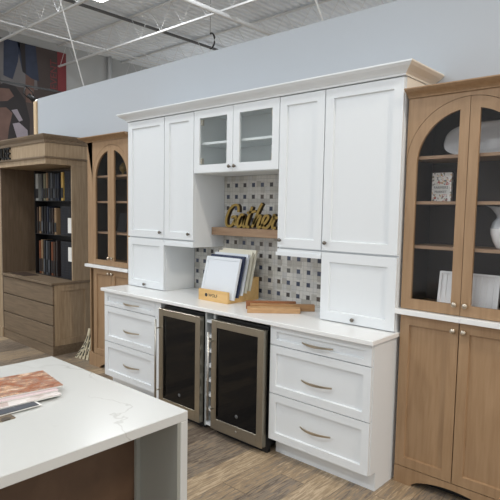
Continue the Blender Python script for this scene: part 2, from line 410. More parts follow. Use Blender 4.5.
mur('jeans_shade', [(2.66, 5.134), (2.78, 5.134), (2.79, 4.5), (2.72, 4.53)], .022, 'mur_dark')
mur('bare_leg', [(2.78, 3.9), (2.95, 3.9), (2.98, 4.42), (2.78, 4.5)], .016, 'mur_skin')
mur('dark_figure', [(1.9, 3.9), (2.3, 4.22), (2.55, 4.2), (2.76, 3.95), (2.86, 3.55), (2.84, 3.0), (1.8, 3.0)], .02, 'mur_dark')
mur('warm_figure', [(1.9, 3.85), (2.2, 4.1), (2.42, 4.12), (2.52, 3.98), (2.38, 3.86), (2.1, 3.8)], .024, 'mur_skin')
mur('warm_figure', [(1.8, 3.05), (2.36, 3.0), (2.40, 3.3), (2.48, 3.62), (2.35, 3.72), (2.0, 3.66)], .024, 'mur_skin')
mur('pale_figure', [(2.48, 3.4), (2.62, 3.44), (2.8, 3.3), (2.82, 3.0), (2.6, 3.0)], .026, 'mur_pale')
mur('pale_figure', [(2.46, 3.68), (2.58, 3.72), (2.70, 3.5), (2.62, 3.46)], .026, 'mur_pale')
mur('red_band', [(3.52, 3.0), (3.735, 3.0), (3.735, 5.139), (3.52, 5.139)], .018, 'mur_red')
tm = text_mesh('EVENT', .22, .006)
tm.xf(Matrix.Translation((XM+.02, 3.50, 4.28)) @ Matrix(((0, 0, 1, 0), (0, -1, 0, 0), (1, 0, 0, 0), (0, 0, 0, 1))))
build('printed_lettering', tm, 'mur_let', t)

# track light in front of the mural
t = thing('track_light', (-4.5, 1.0, 3.57), 'thin black lighting track with small spotlight before the mural', 'track light')
build('rail', MB().box(-4.515, -4.485, -2.5, 3.8, 3.575, 3.6), 'black', t)
for y in (-1.8, 0.2): build('drop_rod', MB().tube([(-4.5, y, 3.59), (-4.5, y, DECK)], .006, 5), 'black', t)
h = build('spotlight_head', MB().tube([(-4.5, 1.46, 3.45), (-4.47, 1.56, 3.36)], [.035, .05], 12), 'black', t)
build('yoke', MB().tube([(-4.5, 1.42, 3.58), (-4.5, 1.38, 3.46), (-4.5, 1.46, 3.40)], .010, 6).tube([(-4.5, 1.42, 3.58), (-4.5, 1.54, 3.5), (-4.5, 1.55, 3.42)], .010, 6), 'black', h)
M['spot_face'] = emit('spotlight_face', (1, .98, .94), 2.0)
build('lit_face', MB().tube([(-4.468, 1.562, 3.358), (-4.466, 1.566, 3.354)], .044, 12), 'spot_face', h)

# ------------------------------------------------------------ cabinetry helpers
def shaker(x0, x1, z0, z1, y, th=.02, rail=.06, rec=.013, top=None):
    """frame and recessed flat panel facing -Y with front plane at y"""
    g = .0028; x0 += g; x1 -= g; z0 += g; z1 -= g; top = rail if top is None else top
    mb = MB()
    a0, a1, b0, b1 = x0+rail, x1-rail, z0+top, z1-top
    i = .004
    O = [(x0, z0), (x1, z0), (x1, z1), (x0, z1)]; I = [(a0, b0), (a1, b0), (a1, b1), (a0, b1)]; J = [(a0+i, b0+i), (a1-i, b0+i), (a1-i, b1-i), (a0+i, b1-i)]
    vs = [(p[0], y, p[1]) for p in O] + [(p[0], y, p[1]) for p in I] + [(p[0], y+rec, p[1]) for p in J] + [(p[0], y+th, p[1]) for p in O]
    fs = []
    for k in range(4):
        j = (k+1) % 4
        fs += [(k, j, j+4, k+4), (k+4, j+4, j+8, k+8), (k, k+12, j+12, j)]
    fs += [(8, 9, 10, 11), (15, 14, 13, 12)]
    return mb.add(vs, fs)
def bow_handle(xc, z, y, L=.225, h=.032):
    pts = []
    for k in range(13):
        u = -1+2*k/12; pts.append((xc+u*L/2, y - h*(1-u*u) - .002, z))
    rad = [.0045+.0035*(1-abs(-1+2*k/12)) for k in range(13)]
    mb = MB()
    # flattened bar
    vs = []; fs = []
    for (p, r) in zip(pts, rad):
        vs += [(p[0], p[1]-.003, p[2]-r), (p[0], p[1]+.003, p[2]-r), (p[0], p[1]+.003, p[2]+r), (p[0], p[1]-.003, p[2]+r)]
    for k in range(12):
        for e in range(4): fs.append((k*4+e, k*4+(e+1) % 4, (k+1)*4+(e+1) % 4, (k+1)*4+e))
    fs += [(0, 1, 2, 3), (51, 50, 49, 48)]
    return mb.add(vs, fs)
def knob(x, y, z, r=.013):
    return MB().lathe([(0, 0), (r*.45, 0), (r*.4, -.010), (r*.6, -.013), (r, -.017), (r, -.022), (r*.7, -.027), (0, -.028)], (x, y, z), 'y', 16)

# ------------------------------------------------------------ white base cabinets
def base_drawers(x0, x1, label, filler=None, right_end=False):
    t = thing('base_cabinet', ((x0+x1)/2, .3, 0), label, 'cabinet')
    c = MB()
    def side(a, b, full): # side panel with toe notch
        c.prism([(.021, .115), (.021, .884), (.60, .884), (.60, 0), (.085, 0), (.085, .115)], a, b, 'x')
    side(x0, x0+.018, 1); side(x1-.018, x1, 1)
    c.box(x0+.018, x1-.018, .03, .60, .115, .13); c.box(x0+.018, x1-.018, .585, .60, .13, .884)
    c.box(x0+.018, x1-.018, .0215, .06, .866, .884)
    if filler: c.box(x1, filler, .0, .60, .03, .884)
    build('carcass', c, 'white', t)
    build('toe_kick', MB().box(x0+.018, x1-.018, .085, .10, 0, .115), 'white', t)
    for (z0, z1, hz) in ((.7555, .882, .810), (.4325, .7555, .573), (.118, .4325, .272)):
        d = build('drawer', shaker(x0, x1, z0, z1, 0, rail=.05, top=.034 if z1 > .8 else .05), 'white', t)
        hx = {True: .405, False: 2.315}[x0 < 1]
        build('handle', bow_handle(hx if x0 < 1 else hx, hz, 0), 'nickel', d)
    return t
base_drawers(0.0, .735, 'white three-drawer base cabinet at the left end, beside the first fridge', filler=.81)
base_drawers(1.943, 2.686, 'white three-drawer base cabinet at the right end with white side panel')
M['rack_shaded'] = flat('shaded_melamine', (176, 180, 180), .5)  # white melamine darkened: the shade inside the cubbies is in the colour
# wine cubby
t = thing('wine_rack', (1.375, .3, 0), 'narrow white open cubby rack between the two dark fridges', 'wine rack')
build('frame', MB().box(1.325, 1.343, .0, .6, .03, .884).box(1.412, 1.43, .0, .6, .03, .884).box(1.343, 1.412, .585, .6, .03, .884), 'rack_shaded', t)
zs = [.04+.1095*k for k in range(8)]
for z in zs: build('shelf', MB().box(1.3432, 1.4118, -.003, .584, z, z+.020), 'white', t)
for z in (zs[6], zs[4]):
    x = 1.3775; zc = z+.0205+.034
    b = thing('wine_bottle', (x, .2, z+.02), 'dark bottle with red cap lying in the ' + ('topmost visible' if z == zs[6] else 'middle') + ' cubby between fridges', 'wine bottle', 'bottles in the cubby rack')
    M['red_foil'] = M.get('red_foil') or flat('red_foil', (130, 26, 34), .35); M['bottle'] = M.get('bottle') or flat('bottle_green', (16, 26, 18), .1)
    build('bottle_body', MB().lathe([(0, .5), (.033, .5), (.0335, .49), (.0335, .24), (.014, .16), (.013, .09)], (x, 0, zc), 'y', 20), 'bottle', b)
    build('cap', MB().lathe([(.0145, .12), (.0155, .06), (.0155, .042), (0, .04)], (x, 0, zc), 'y', 16), 'red_foil', b)

# ------------------------------------------------------------ beverage fridges
def fridge(x0, x1, label):
    t = thing('beverage_fridge', ((x0+x1)/2, .3, 0), label, 'fridge', None)
    cx0 = x0+.004; cx1 = x1-.004
    build('case', MB().box(cx0, cx1, .012, .56, .045, .862), 'black', t)
    build('toe_grille', MB().box(cx0, cx1, .02, .05, .0, .045), 'black', t)
    yF, yB, z0, z1, r = -.045, -.002, .052, .846, .052
    fr = MB()
    fr.box(x0, x0+r, yF, yB, z0, z1).box(x1-r, x1, yF, yB, z0, z1).box(x0+r, x1-r, yF, yB, z1-r, z1).box(x0+r, x1-r, yF, yB, z0, z0+r+.03)
    d = build('door_frame', fr, 'steel', t, bevel=.002)
    build('gasket', MB().box(x0+.006, x1-.006, yB, .0118, z0+.005, z1-.005), 'black', t)
    g = build('glass_pane', MB().box(x0+r, x1-r, yF+.003, yF+.012, z0+r+.03, z1-r), 'black_glass', d)
    build('badge', MB().lathe([(0, .0), (.013, 0), (.013, -.0015), (0, -.0015)], ((x0+x1)/2+.01, yF+.003, .205), 'y', 20), 'dark_steel', d)
    build('lock', MB().lathe([(0, .0), (.008, 0), (.008, -.003), (0, -.003)], ((x0+x1)/2+.01, yF, .098), 'y', 14), 'chrome', d)
    hx = x0+.016
    h = MB().tube([(hx, yF-.045, .13), (hx, yF-.045, .765)], .0085, 10)
    for z in (.20, .695): h.tube([(hx, yF, z), (hx, yF-.045, z)], .006, 8)
    build('handle', h, 'chrome', d)
    return t
fridge(.838, 1.316, 'left beverage fridge with black glass door and steel frame')
fridge(1.436, 1.925, 'right beverage fridge with black glass door, nearer the wide drawers')

# worktop
o = build('worktop', MB().box(-.012, 2.703, -.032, .598, .886, .914), 'quartz', bevel=.003)
tag(o, 'long white quartz worktop over the white base cabinets and fridges', 'worktop')

# tiled backsplash
o = build('tile_backsplash', MB().box(.536, 2.153, .600, .619, .914, 1.905), 'mosaic', None, (0, 0, 0))
tag(o, 'pale stone mosaic backsplash with small dark blue square tiles', 'backsplash')

# ------------------------------------------------------------ white wall and tower cabinets
YU = .247; YBK = .599
def tower(x0, x1, knob_up, knob_low, label):
    t = thing('tower_cabinet', ((x0+x1)/2, .4, .914), label, 'cabinet')
    c = MB().box(x0, x0+.018, YU+.021, YBK, .9145, 2.40).box(x1-.018, x1, YU+.021, YBK, .9145, 2.40)
    c.box(x0+.018, x1-.018, YBK-.012, YBK, .9145, 2.40).box(x0+.018, x1-.018, YU+.022, YBK-.012, .9145, .933)
    c.box(x0+.018, x1-.018, YU+.022, YBK-.012, 1.360, 1.378).box(x0+.018, x1-.018, YU+.022, YBK-.012, 2.38, 2.40)
    build('carcass', c, 'white', t)
    d = build('door', shaker(x0, x1, 1.370, 2.398, YU), 'white', t); build('knob', knob(knob_up, YU, 1.422), 'knob', d)
    d = build('lift_up_door', shaker(x0, x1, .918, 1.363, YU), 'white', t); build('knob', knob(knob_low, YU, .950), 'knob', d)
    return t
t_tower = None
def wall_cab(x0, x1, kx, label):
    t = thing('wall_cabinet', ((x0+x1)/2, .4, 1.37), label, 'cabinet')
    c = MB().box(x0, x0+.018, YU+.021, YBK, 1.362, 2.40).box(x1-.018, x1, YU+.021, YBK, 1.362, 2.40)
    c.box(x0+.018, x1-.018, YBK-.012, YBK, 1.362, 2.40).box(x0+.018, x1-.018, YU+.022, YBK-.012, 1.362, 1.38).box(x0+.018, x1-.018, YU+.022, YBK-.012, 2.38, 2.40)
    build('carcass', c, 'white', t)
    d = build('door', shaker(x0, x1, 1.370, 2.398, YU), 'white', t); build('knob', knob(kx, YU, 1.422), 'knob', d)
    return t
tower(.011, .5325, .49, .27, 'tall white two-door cabinet at the left end standing on the worktop')
a = wall_cab(.5345, .905, .858, 'narrow white wall cabinet left of the glass cabinet')
b = wall_cab(1.7825, 2.1535, 1.812, 'narrow white wall cabinet right of the glass cabinet')
t_tower = tower(2.1555, 2.690, 2.188, 2.41, 'tall wide white two-door cabinet at the right end standing on the worktop')
build('side_strip', MB().box(2.6902, 2.6925, YU+.03, YBK-.005, 2.30, 2.400), 'cream', t_tower)
def rail(parent, x0, x1, lx, rx):
    # stepped light rail running along front and the open side
    mb = MB().box(x0, x1, YU+.004, YBK-.001, 1.340, 1.3615).box(x0-lx*1.0, x1+rx, YU-.006, YBK-.001, 1.315, 1.3395)
    build('light_rail', mb, 'white', parent)
rail(a, .5345, .905, 0, .006); rail(b, 1.7825, 2.1535, .006, 0)
# glass cabinet
gx0, gx1, gm = .907, 1.7805, 1.338
t = thing('glass_cabinet', (1.34, .4, 1.907), 'white wall cabinet with two clear glass doors above the tiled niche', 'cabinet')
c = MB().box(gx0, gx0+.018, YU+.021, YBK, 1.907, 2.40).box(gx1-.018, gx1, YU+.021, YBK, 1.907, 2.40).box(gx0+.018, gx1-.018, YBK-.012, YBK, 1.907, 2.40)
c.box(gx0+.018, gx1-.018, YU+.021, YBK-.012, 1.907, 1.925).box(gx0+.018, gx1-.018, YU+.021, YBK-.012, 2.382, 2.40)
build('carcass', c, 'white_in', t)
build('shelf', MB().box(gx0+.0185, gx1-.0185, YU+.04, YBK-.0125, 2.135, 2.153), 'white', t)
for (x0, x1, kx) in ((gx0, gm, 1.313), (gm, gx1, 1.366)):
    g = .0022; a0, a1, z0, z1, r = x0+g, x1-g, 1.912, 2.398, .062
    fr = MB().box(a0, a0+r, YU, YU+.02, z0, z1).box(a1-r, a1, YU, YU+.02, z0, z1).box(a0+r, a1-r, YU, YU+.02, z1-r, z1).box(a0+r, a1-r, YU, YU+.02, z0, z0+r)
    d = build('door', fr, 'white', t)
    build('pane', MB().box(a0+r, a1-r, YU+.010, YU+.014, z0+r, z1-r), 'glass', d)
    build('knob', knob(kx, YU, 1.950), 'knob', d)
    hxx = a0+r+.0 if x0 < 1 else a1-r-.018
    for z in (2.005, 2.305): build('hinge', MB().box(hxx, hxx+.018, YU+.0145, YU+.032, z-.022, z+.022), 'nickel', d)
# crown
def crown(name, x0, x1, yf, yb, z0, z1, proj, mat, label=None, parent=None, left=True, right=True, fz=.3):
    prof = [(0, 0), (.010, 0), (.012, fz*(z1-z0)*.5), (proj*.35, (z1-z0)*.35), (proj*.8, (z1-z0)*.66), (proj*.93, (z1-z0)*.80), (proj, (z1-z0)*.86), (proj, z1-z0)]
    vs = []; fs = []
    for (p, h) in prof:
        xl = x0-(p if left else 0); xr = x1+(p if right else 0); y = yf-p
        vs += [(xl, yb, z0+h), (xl, y, z0+h), (xr, y, z0+h), (xr, yb, z0+h)]
    n = len(prof)
    for i in range(n-1):
        for k in range(3): fs.append((i*4+k, i*4+k+1, (i+1)*4+k+1, (i+1)*4+k))
        fs.append((i*4+3, i*4, (i+1)*4, (i+1)*4+3))
    fs += [(3, 2, 1, 0), tuple((n-1)*4+k for k in range(4))]
    return build(name, MB().add(vs, fs), mat, parent)
o = crown('crown_moulding', .011, 2.690, YU+.0, YBK+.02, 2.4015, 2.466, .074, 'white')
o.data.materials.append(M['cream'])
for p in o.data.polygons:
    if p.normal.x > .3 and p.center.x > 1.2: p.material_index = 1
tag(o, 'long white crown moulding along the top of the white cabinets', 'moulding')

# floating shelf
o = build('floating_shelf', MB().box(.906, 1.781, .452, .5995, 1.416, 1.480), 'shelf_wood', bevel=.002)
tag(o, 'brown wooden floating shelf in the tiled niche under the glass cabinet', 'shelf')

# script sign
def cm(pts, n=8):
    P = [Vector((a, b, 0)) for a, b in pts]; out = []
    P = [P[0]*2-P[1]] + P + [P[-1]*2-P[-2]]
    for i in range(1, len(P)-2):
        for k in range(n):
            t_ = k/n; a, b, c_, d_ = P[i-1:i+3]
            out.append(.5*((2*b)+(-a+c_)*t_+(2*a-5*b+4*c_-d_)*t_*t_+(-a+3*b-3*c_+d_)*t_**3))
    out.append(P[-2]); return out
letters = {
 'letter_g': [[(150, 135), (150, 95), (132, 76), (100, 86), (68, 125), (46, 185), (46, 232), (68, 248), (98, 232), (122, 190)], [(88, 178), (110, 168), (128, 172), (122, 205), (124, 240)]],
 'letter_a': [[(200, 160), (176, 152), (152, 185), (142, 228), (154, 250), (176, 232), (196, 185), (203, 158)], [(203, 158), (192, 215), (196, 246), (212, 242)]],
 'letter_t': [[(266, 92), (240, 160), (222, 220), (226, 248), (244, 244)], [(222, 138), (258, 132), (296, 124)]],
 'letter_h': [[(346, 64), (322, 110), (292, 185), (264, 258)], [(278, 225), (302, 178), (328, 156), (334, 172), (314, 226), (318, 250), (338, 240)]],
 'letter_e': [[(338, 240), (374, 208), (396, 172), (386, 154), (366, 166), (350, 208), (356, 244), (382, 250), (408, 224)]],
 'letter_r': [[(408, 224), (434, 170), (442, 150), (446, 174), (470, 166)], [(446, 174), (430, 220), (434, 250), (456, 244)]],
}
t = thing('gather_sign', (1.31, .5, 1.48), 'gold script word sign reading Gather on the floating shelf', 'sign')
def sx(a): return 1.034+(a-33)*.00128
for nm, strokes in letters.items():
    face = MB(); body = MB()
    for st in strokes:
        pl = cm(st)
        pts = [Vector((sx(p.x), 0, 1.4815+(258-p.y)*.00102)) for p in pl]
        L = []; R = []
        for i, p in enumerate(pts):
            tv = (pts[min(i+1, len(pts)-1)]-pts[max(i-1, 0)]).normalized()
            w = .0085+.0035*abs(tv.z)
            nrm = Vector((-tv.z, 0, tv.x))*w
            q = Vector(p); q.z = max(q.z, 1.481+w+.0004)
            L.append(q+nrm); R.append(q-nrm)
            if L[-1].z < 1.481: L[-1].z = 1.481
            if R[-1].z < 1.481: R[-1].z = 1.481
        for i in range(len(pts)-1):
            quad = [L[i], L[i+1], R[i+1], R[i]]
            body.prism([(q.x, q.z) for q in quad], .4835, .512, 'y')
            face.prism([(q.x, q.z) for q in quad], .480, .4834, 'y')
    b_ = build(nm, body, 'gold_side', t); build('gold_face', face, 'gold', b_)

# ------------------------------------------------------------ stained maple cabinets with arched glass doors
def arc(cx, cz, r, a0, a1, n=20): return [(cx+r*math.cos(a0+(a1-a0)*k/n), cz+r*math.sin(a0+(a1-a0)*k/n)) for k in range(n+1)]
def arched_pair(x0, x1, xm, y0, zl, zc, zt, side, labels, knobz, shelves, crown_r):
    """x0,x1 carcass; doors meet at xm; zl ledge top; zc arch centre height; zt carcass top"""
    hw = min(xm-x0, x1-xm)-(.0 if side == 'r' else .002)
    # lower cabinet
    t = thing('base_cabinet', ((x0+x1)/2, y0+.15, 0), labels[0], 'cabinet')
    c = MB().box(x0, x0+.018, y0+.021, .6, 0, zl-.031).box(x1-.018, x1, y0+.021, .6, 0, zl-.031).box(x0+.018, x1-.018, .588, .6, .1, zl-.031)
    c.box(x0+.018, x1-.018, y0+.05, .588, .1, .118).box(x0+.018, x1-.018, y0+.0215, y0+.06, zl-.05, zl-.031)
    build('carcass', c, 'maple', t)
    zb = .105 if side == 'r' else .135
    # arched apron
    a = xm-(hw-.11); b_ = xm+(hw-.11)
    poly = [(x0, 0), (a, 0)] + [(a+(b_-a)*k/14, .012+.055*math.sin(math.pi*k/14)**.6) for k in range(15)] + [(b_, 0), (x1, 0), (x1, zb), (x0, zb)]
    build('arched_apron', MB().prism(poly, y0+.002, y0+.021, 'y'), 'maple', t)
    build('toe_board', MB().box(x0+.018, x1-.018, y0+.09, y0+.10, 0, .099), 'dark_gap', t)
    for s in (-1, 1):
        xa, xb = (xm-hw, xm) if s < 0 else (xm, xm+hw)
        d = build('door', shaker(xa, xb, zb+.002, zl-.034, y0, rail=.055), 'maple', t)
        build('knob', knob(xm+s*.029, y0, knobz[1], .015), 'nickel', d)
    # stone ledge
    xl = x0-.022 if side == 'r' else x0-.012
    o = build('stone_ledge', MB().box(xl, x1+.02 if side == 'r' else x1, y0-.035, .6, zl-.030, zl), 'quartz', bevel=.002)
    tag(o, labels[1], 'worktop')
    # upper cabinet
    t = thing('display_cabinet', ((x0+x1)/2, y0+.15, zl), labels[2], 'cabinet')
    c = MB().box(x0, x0+.018, y0+.021, .6, zl+.001, zt).box(x1-.018, x1, y0+.021, .6, zl+.001, zt).box(x0+.018, x1-.018, y0+.021, .588, zt-.018, zt)
    c.box(x0+.018, x1-.018, y0+.022, .588, zl+.001, zl+.028)
    build('carcass', c, 'maple', t)
    build('back_panel', MB().box(x0+.018, x1-.018, .588, .6, zl+.028, zt-.018), 'maple_in', t)
    for s in (0, 1):
        xx = x0+.018 if s == 0 else x1-.022
        build('inner_lining', MB().box(xx, xx+.004, y0+.03, .588, zl+.028, zt-.018), 'maple_in', t)
    for z in shelves: build('shelf', MB().box(x0+.023, x1-.023, y0+.035, .587, z-.018, z), 'shelf_wood', t)
    # face frame above the arch (spandrels)
    ro = hw+.001; n = 24
    A = arc(xm, zc, ro+.002, math.pi, 0, n)
    vs = [(p[0], yy, p[1]) for p in A for yy in (y0+.0, y0+.0205)]
    T = [(x0 if k == 0 else x1 if k == n else min(max(A[k][0], x0), x1), zt) for k in range(n+1)]
    sp_ = MB()
    for k in range(n):
        sp_.prism([A[k], A[k+1], T[k+1], T[k]], y0, y0+.0205, 'y')
    if side == 'l': sp_.box(x0, xm-ro-.002, y0, y0+.0205, zl+.001, zc).box(xm+ro+.002, x1, y0, y0+.0205, zl+.001, zc); sp_.prism([(x0, zc), (xm-ro-.002, zc), (xm-ro-.002, zt), (x0, zt)], y0, y0+.0205, 'y'); sp_.prism([(xm+ro+.002, zc), (x1, zc), (x1, zt), (xm+ro+.002, zt)], y0, y0+.0205, 'y')
    build('face_frame', sp_, 'maple', t)
    r_ = .050 if side == 'l' else .060; g = .0015
    for s in (-1, 1):
        # half arch frame: outer boundary, inner boundary, as strips
        zb_ = zl+.004
        out = [(xm+s*g, zb_), (xm+s*(hw), zb_)] + [(xm+s*abs(p[0]-xm), p[1]) for p in arc(xm, zc, hw, 0, math.pi/2-.004, n)] + [(xm+s*g, zc+hw)]
        xi = .053
        ri = hw-r_
        inn = [(xm+s*xi, zb_+r_), (xm+s*ri, zb_+r_)] + [(xm+s*max(abs(p[0]-xm), xi), p[1]) for p in arc(xm, zc, ri, 0, math.acos(xi/ri), n)] + [(xm+s*xi, zc+math.sqrt(ri*ri-xi*xi))]
        N = len(out); vs = [(p[0], y0, p[1]) for p in out] + [(p[0], y0, p[1]) for p in inn] + [(p[0], y0+.02, p[1]) for p in out] + [(p[0], y0+.02, p[1]) for p in inn]
        fs = []
        for k in range(N):
            j = (k+1) % N
            fs += [(k, j, N+j, N+k), (2*N+k, 3*N+k, 3*N+j, 2*N+j), (k, 2*N+k, 2*N+j, j), (N+k, N+j, 3*N+j, 3*N+k)]
        d = build('door', MB().add(vs, fs), 'maple', t)
        build('pane', MB().prism(inn, y0+.008, y0+.012, 'y'), 'dark_glass', d)
        build('knob', knob(xm+s*.029, y0, knobz[0], .015), 'nickel', d)
    o = crown('crown_moulding', x0, x1, y0-.001, .619, zt+.001, zt+.047, .07, 'maple', parent=None, left=(side == 'l'), right=False)
    tag(o, labels[3], 'moulding')
arched_pair(2.7055, 3.4005, 3.053, .283, 1.061, 1.899, 2.272, 'r',
  ['brown stained wood base cabinet with two doors at the right edge', 'white stone ledge between the right-hand brown wood cabinets',
   'tall arched glass-door wooden display cabinet at the right with white dishes', 'stained wood crown above the right arched cabinet'],
  (1.125, .9775), (1.436, 1.692, 1.948), True)
arched_pair(-.74, -.004, -.325, .283, 1.055, 1.910, 2.272, 'l',
  ['brown stained wood base cabinet between grey-brown drawers and white drawers', 'short white stone ledge left of the white cabinets',
   'arched glass-door wooden display cabinet just left of the white cabinets', 'stained wood crown above the left arched cabinet'],
  (1.135, .981), (1.374+.012, 1.683+.009, 1.934+.009), True)

# ------------------------------------------------------------ things in the right display cabinet
mb = MB()
def slab(mb, cx, cy, z0, w, h, th, lean, x_off=0):
    """upright leaning slab facing -Y; lean = how far the top goes back"""
    ux = Vector((w, 0, 0)); uz = Vector((0, lean, math.sqrt(h*h-lean*lean))); uy = Vector((0, 1, -lean/max(h, .01))).normalized()*th
    o_ = Vector((cx-w/2, cy, z0+max(0, -uy.z)))
    return mb.obox(o_, ux, uy, uz)
M['card'] = print_mat('floral_print', [(0, (70, 74, 78)), (.12, (150, 150, 148)), (.18, (196, 60, 58)), (.24, (236, 234, 228)), (.80, (238, 236, 230)), (.9, (214, 170, 90)), (1, (110, 130, 124))], 120)
M['paper'] = flat('paper', (232, 231, 226), .6); M['ink'] = flat('ink', (48, 46, 46), .6)
t = thing('recipe_book', (2.845, .45, 1.692), 'small flower-printed white book standing on the second shelf, right cabinet', 'book')
bk = MB().box(2.79, 2.905, .452, .475, 1.6925, 1.862); build('cover', bk, 'card', t)
build('title_patch', MB().box(2.798, 2.897, .4505, .4519, 1.735, 1.790), 'paper', t)
for i, (tx_, s_) in enumerate((('FARMERS', .021), ('MARKET', .019))):
    tm = text_mesh(tx_, s_, .0008); tm.xf(Matrix.Translation((2.802+i*.006, .450, 1.768-i*.024)) @ Matrix.Rotation(math.pi/2, 4, 'X')); build('title_lettering', tm, 'ink', t)
# oval platter, leaning against the back on the third shelf
def platter(cx, cz, rx, rz, y, lean):
    prof = [(0, .018), (.60, .018), (.72, .012), (.84, .004), (.97, 0), (1.0, .002), (1.0, .008), (.86, .012), (.72, .022), (.6, .028), (0, .028)]
    n = 48; vs = []; fs = []
    for (r, d) in prof:
        for k in range(n):
            a = 2*math.pi*k/n; c_, s_ = math.cos(a), math.sin(a)
            e = .72; X_ = math.copysign(abs(c_)**e, c_)*rx*r; Z_ = math.copysign(abs(s_)**e, s_)*rz*r
            vs.append((cx+X_, y+d+lean*(Z_/rz), cz+Z_))
    for i in range(len(prof)-1):
        for k in range(n): fs.append((i*n+k, i*n+(k+1) % n, (i+1)*n+(k+1) % n, (i+1)*n+k))
    return MB().add(vs, fs, True)
o = build('oval_platter', platter(3.075, 2.049, .235, .100, .48, .05), 'ceramic'); tag(o, 'white oval platter leaning on the top shelf of the right cabinet', 'platter')
# pitcher
t = thing('pitcher', (3.22, .43, 1.436), 'grey and white ceramic pitcher on shelf behind the right glass door', 'pitcher')
prof = [(0, .0), (.040, 0), (.044, .008), (.062, .04), (.074, .08), (.076, .11), (.066, .145), (.046, .168), (.040, .185), (.046, .21), (.056, .225), (.052, .225), (.040, .205), (.036, .18)]
pb = MB().lathe([(r, h) for r, h in prof[:6]], (3.22, .43, 1.4365), 'z', 28); build('lower_body', pb, 'ceramic', t)
pb = MB().lathe([(r, h) for r, h in prof[5:]], (3.22, .43, 1.4365), 'z', 28)
k0 = 0
pb.v = [((x-max(0, (z-1.4365-.17))*1.0*max(0, (3.22-x)/.05)) if x < 3.22 else x, y, z+(.012*max(0, (3.22-x)/.05) if z > 1.63 else 0)) for x, y, z in pb.v]
build('neck_and_spout', pb, 'ceramic_g', t)
build('handle', MB().tube([(3.258, .43, 1.645), (3.30, .43, 1.655), (3.335, .43, 1.63), (3.335, .43, 1.58), (3.31, .43, 1.545), (3.288, .43, 1.535)], [.010, .010, .010, .009, .009, .008], 8), 'ceramic_g', t)
# rectangular ribbed tray
tr = MB(); slab(tr, 3.045, .40, 1.0895, .335, .20, .008, .03)
for k in range(9): slab(tr, 3.045-.13+k*.0325, .3955, 1.098, .010, .178, .006, .027)
for dx in (-.1605, .1605): slab(tr, 3.045+dx, .388, 1.0895, .014, .20, .014, .03)
slab(tr, 3.045, .388, 1.0895, .32, .014, .014, .002); slab(tr, 3.045, .415, 1.276, .32, .013, .014, .002)
o = build('serving_tray', tr, 'ceramic'); tag(o, 'white rectangular ribbed tray leaning on the right cabinet floor', 'tray')
# left display cabinet
o = build('ornament', MB().lathe([(0, 0), (.022, 0), (.026, .006), (.012, .02), (.012, .03), (.034, .055), (.038, .08), (.030, .105), (.014, .118), (.016, .128), (0, .130)], (-.36, .45, 1.944), 'z', 20), 'gold'); tag(o, 'small round brass ornament on top shelf of the left arched cabinet', 'ornament')
o = build('black_box', MB().box(-.43, -.31, .42, .50, 1.5, 1.5), 'black') if False else None
o = build('picture_frame', slab(MB(), -.37, .43, 1.387, .14, .19, .012, .03), 'black'); tag(o, 'small black rectangular frame on middle shelf of the left arched cabinet', 'picture frame')

# ------------------------------------------------------------ grey-brown hutch with drawers
hx0, hx1, hy = -2.485, -1.249, .154
t = thing('drawer_cabinet', ((hx0+hx1)/2, .38, 0), 'grey-brown wood three-drawer cabinet under the hutch, far left', 'cabinet')
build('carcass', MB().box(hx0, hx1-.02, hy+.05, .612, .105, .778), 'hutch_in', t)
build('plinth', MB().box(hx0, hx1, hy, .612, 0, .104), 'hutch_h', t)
# framed end panel facing +X
ep = MB(); y0, y1, z0, z1, r_ = hy+.022, .612, .105, .778, .07
ep.box(hx1-.019, hx1, y0, y0+r_, z0, z1).box(hx1-.019, hx1, y1-r_, y1, z0, z1).box(hx1-.019, hx1, y0+r_, y1-r_, z0, z0+r_).box(hx1-.019, hx1, y0+r_, y1-r_, z1-r_, z1).box(hx1-.019, hx1-.013, y0+r_, y1-r_, z0+r_, z1-r_)
build('end_panel', ep, 'hutch', t)
for (z0, z1) in ((.566, .770), (.338, .556), (.108, .328)):
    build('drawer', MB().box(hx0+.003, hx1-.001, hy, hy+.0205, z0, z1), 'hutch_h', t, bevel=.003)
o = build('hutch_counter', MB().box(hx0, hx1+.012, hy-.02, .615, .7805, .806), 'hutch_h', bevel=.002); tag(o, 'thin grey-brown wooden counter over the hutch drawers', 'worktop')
t = thing('open_hutch', ((hx0+hx1)/2, .4, 0), 'tall grey-brown open hutch with deep header, far left', 'hutch')
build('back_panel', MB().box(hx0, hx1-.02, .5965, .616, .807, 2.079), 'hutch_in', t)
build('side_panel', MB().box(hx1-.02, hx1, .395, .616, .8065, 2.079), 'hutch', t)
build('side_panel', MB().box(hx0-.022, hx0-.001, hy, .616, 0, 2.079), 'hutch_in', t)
build('pilaster', MB().box(hx0-.30, hx0-.0225, hy, hy+.022, .12, 2.079).box(hx0-.30, hx0-.0225, hy-.012, hy+.022, 0, .1195), 'hutch', t)
hd = build('header', MB().box(-2.95, -1.245, .09, .617, 2.15, 2.30), 'hutch', t)
build('header_moulding', MB().box(-2.95, -1.250, .097, .617, 2.080, 2.1495), 'hutch', t)
build('bead', MB().box(-2.95, -1.232, .078, .617, 2.142, 2.158), 'hutch_h', t)
crown('crown', -2.95, -1.245, .090, .617, 2.301, 2.385, .042, 'hutch_h', parent=t)
tm = text_mesh('COFFEE HOUSE', .150, .02)
xsz = [p[0] for p in tm.v]; k_ = .98/(max(xsz)); tm.xf(Matrix.Diagonal((1, 1.28, 1, 1)))
tm.xf(Matrix.Translation((-3.03, .078, 2.164)) @ Matrix.Rotation(math.pi/2, 4, 'X') @ Matrix.Diagonal((k_, 1, 1, 1)))
tm.v = [p for p in tm.v]
o = build('lettering_sign', tm, 'black'); tag(o, 'dark raised metal letters on the header of the left hutch', 'sign')

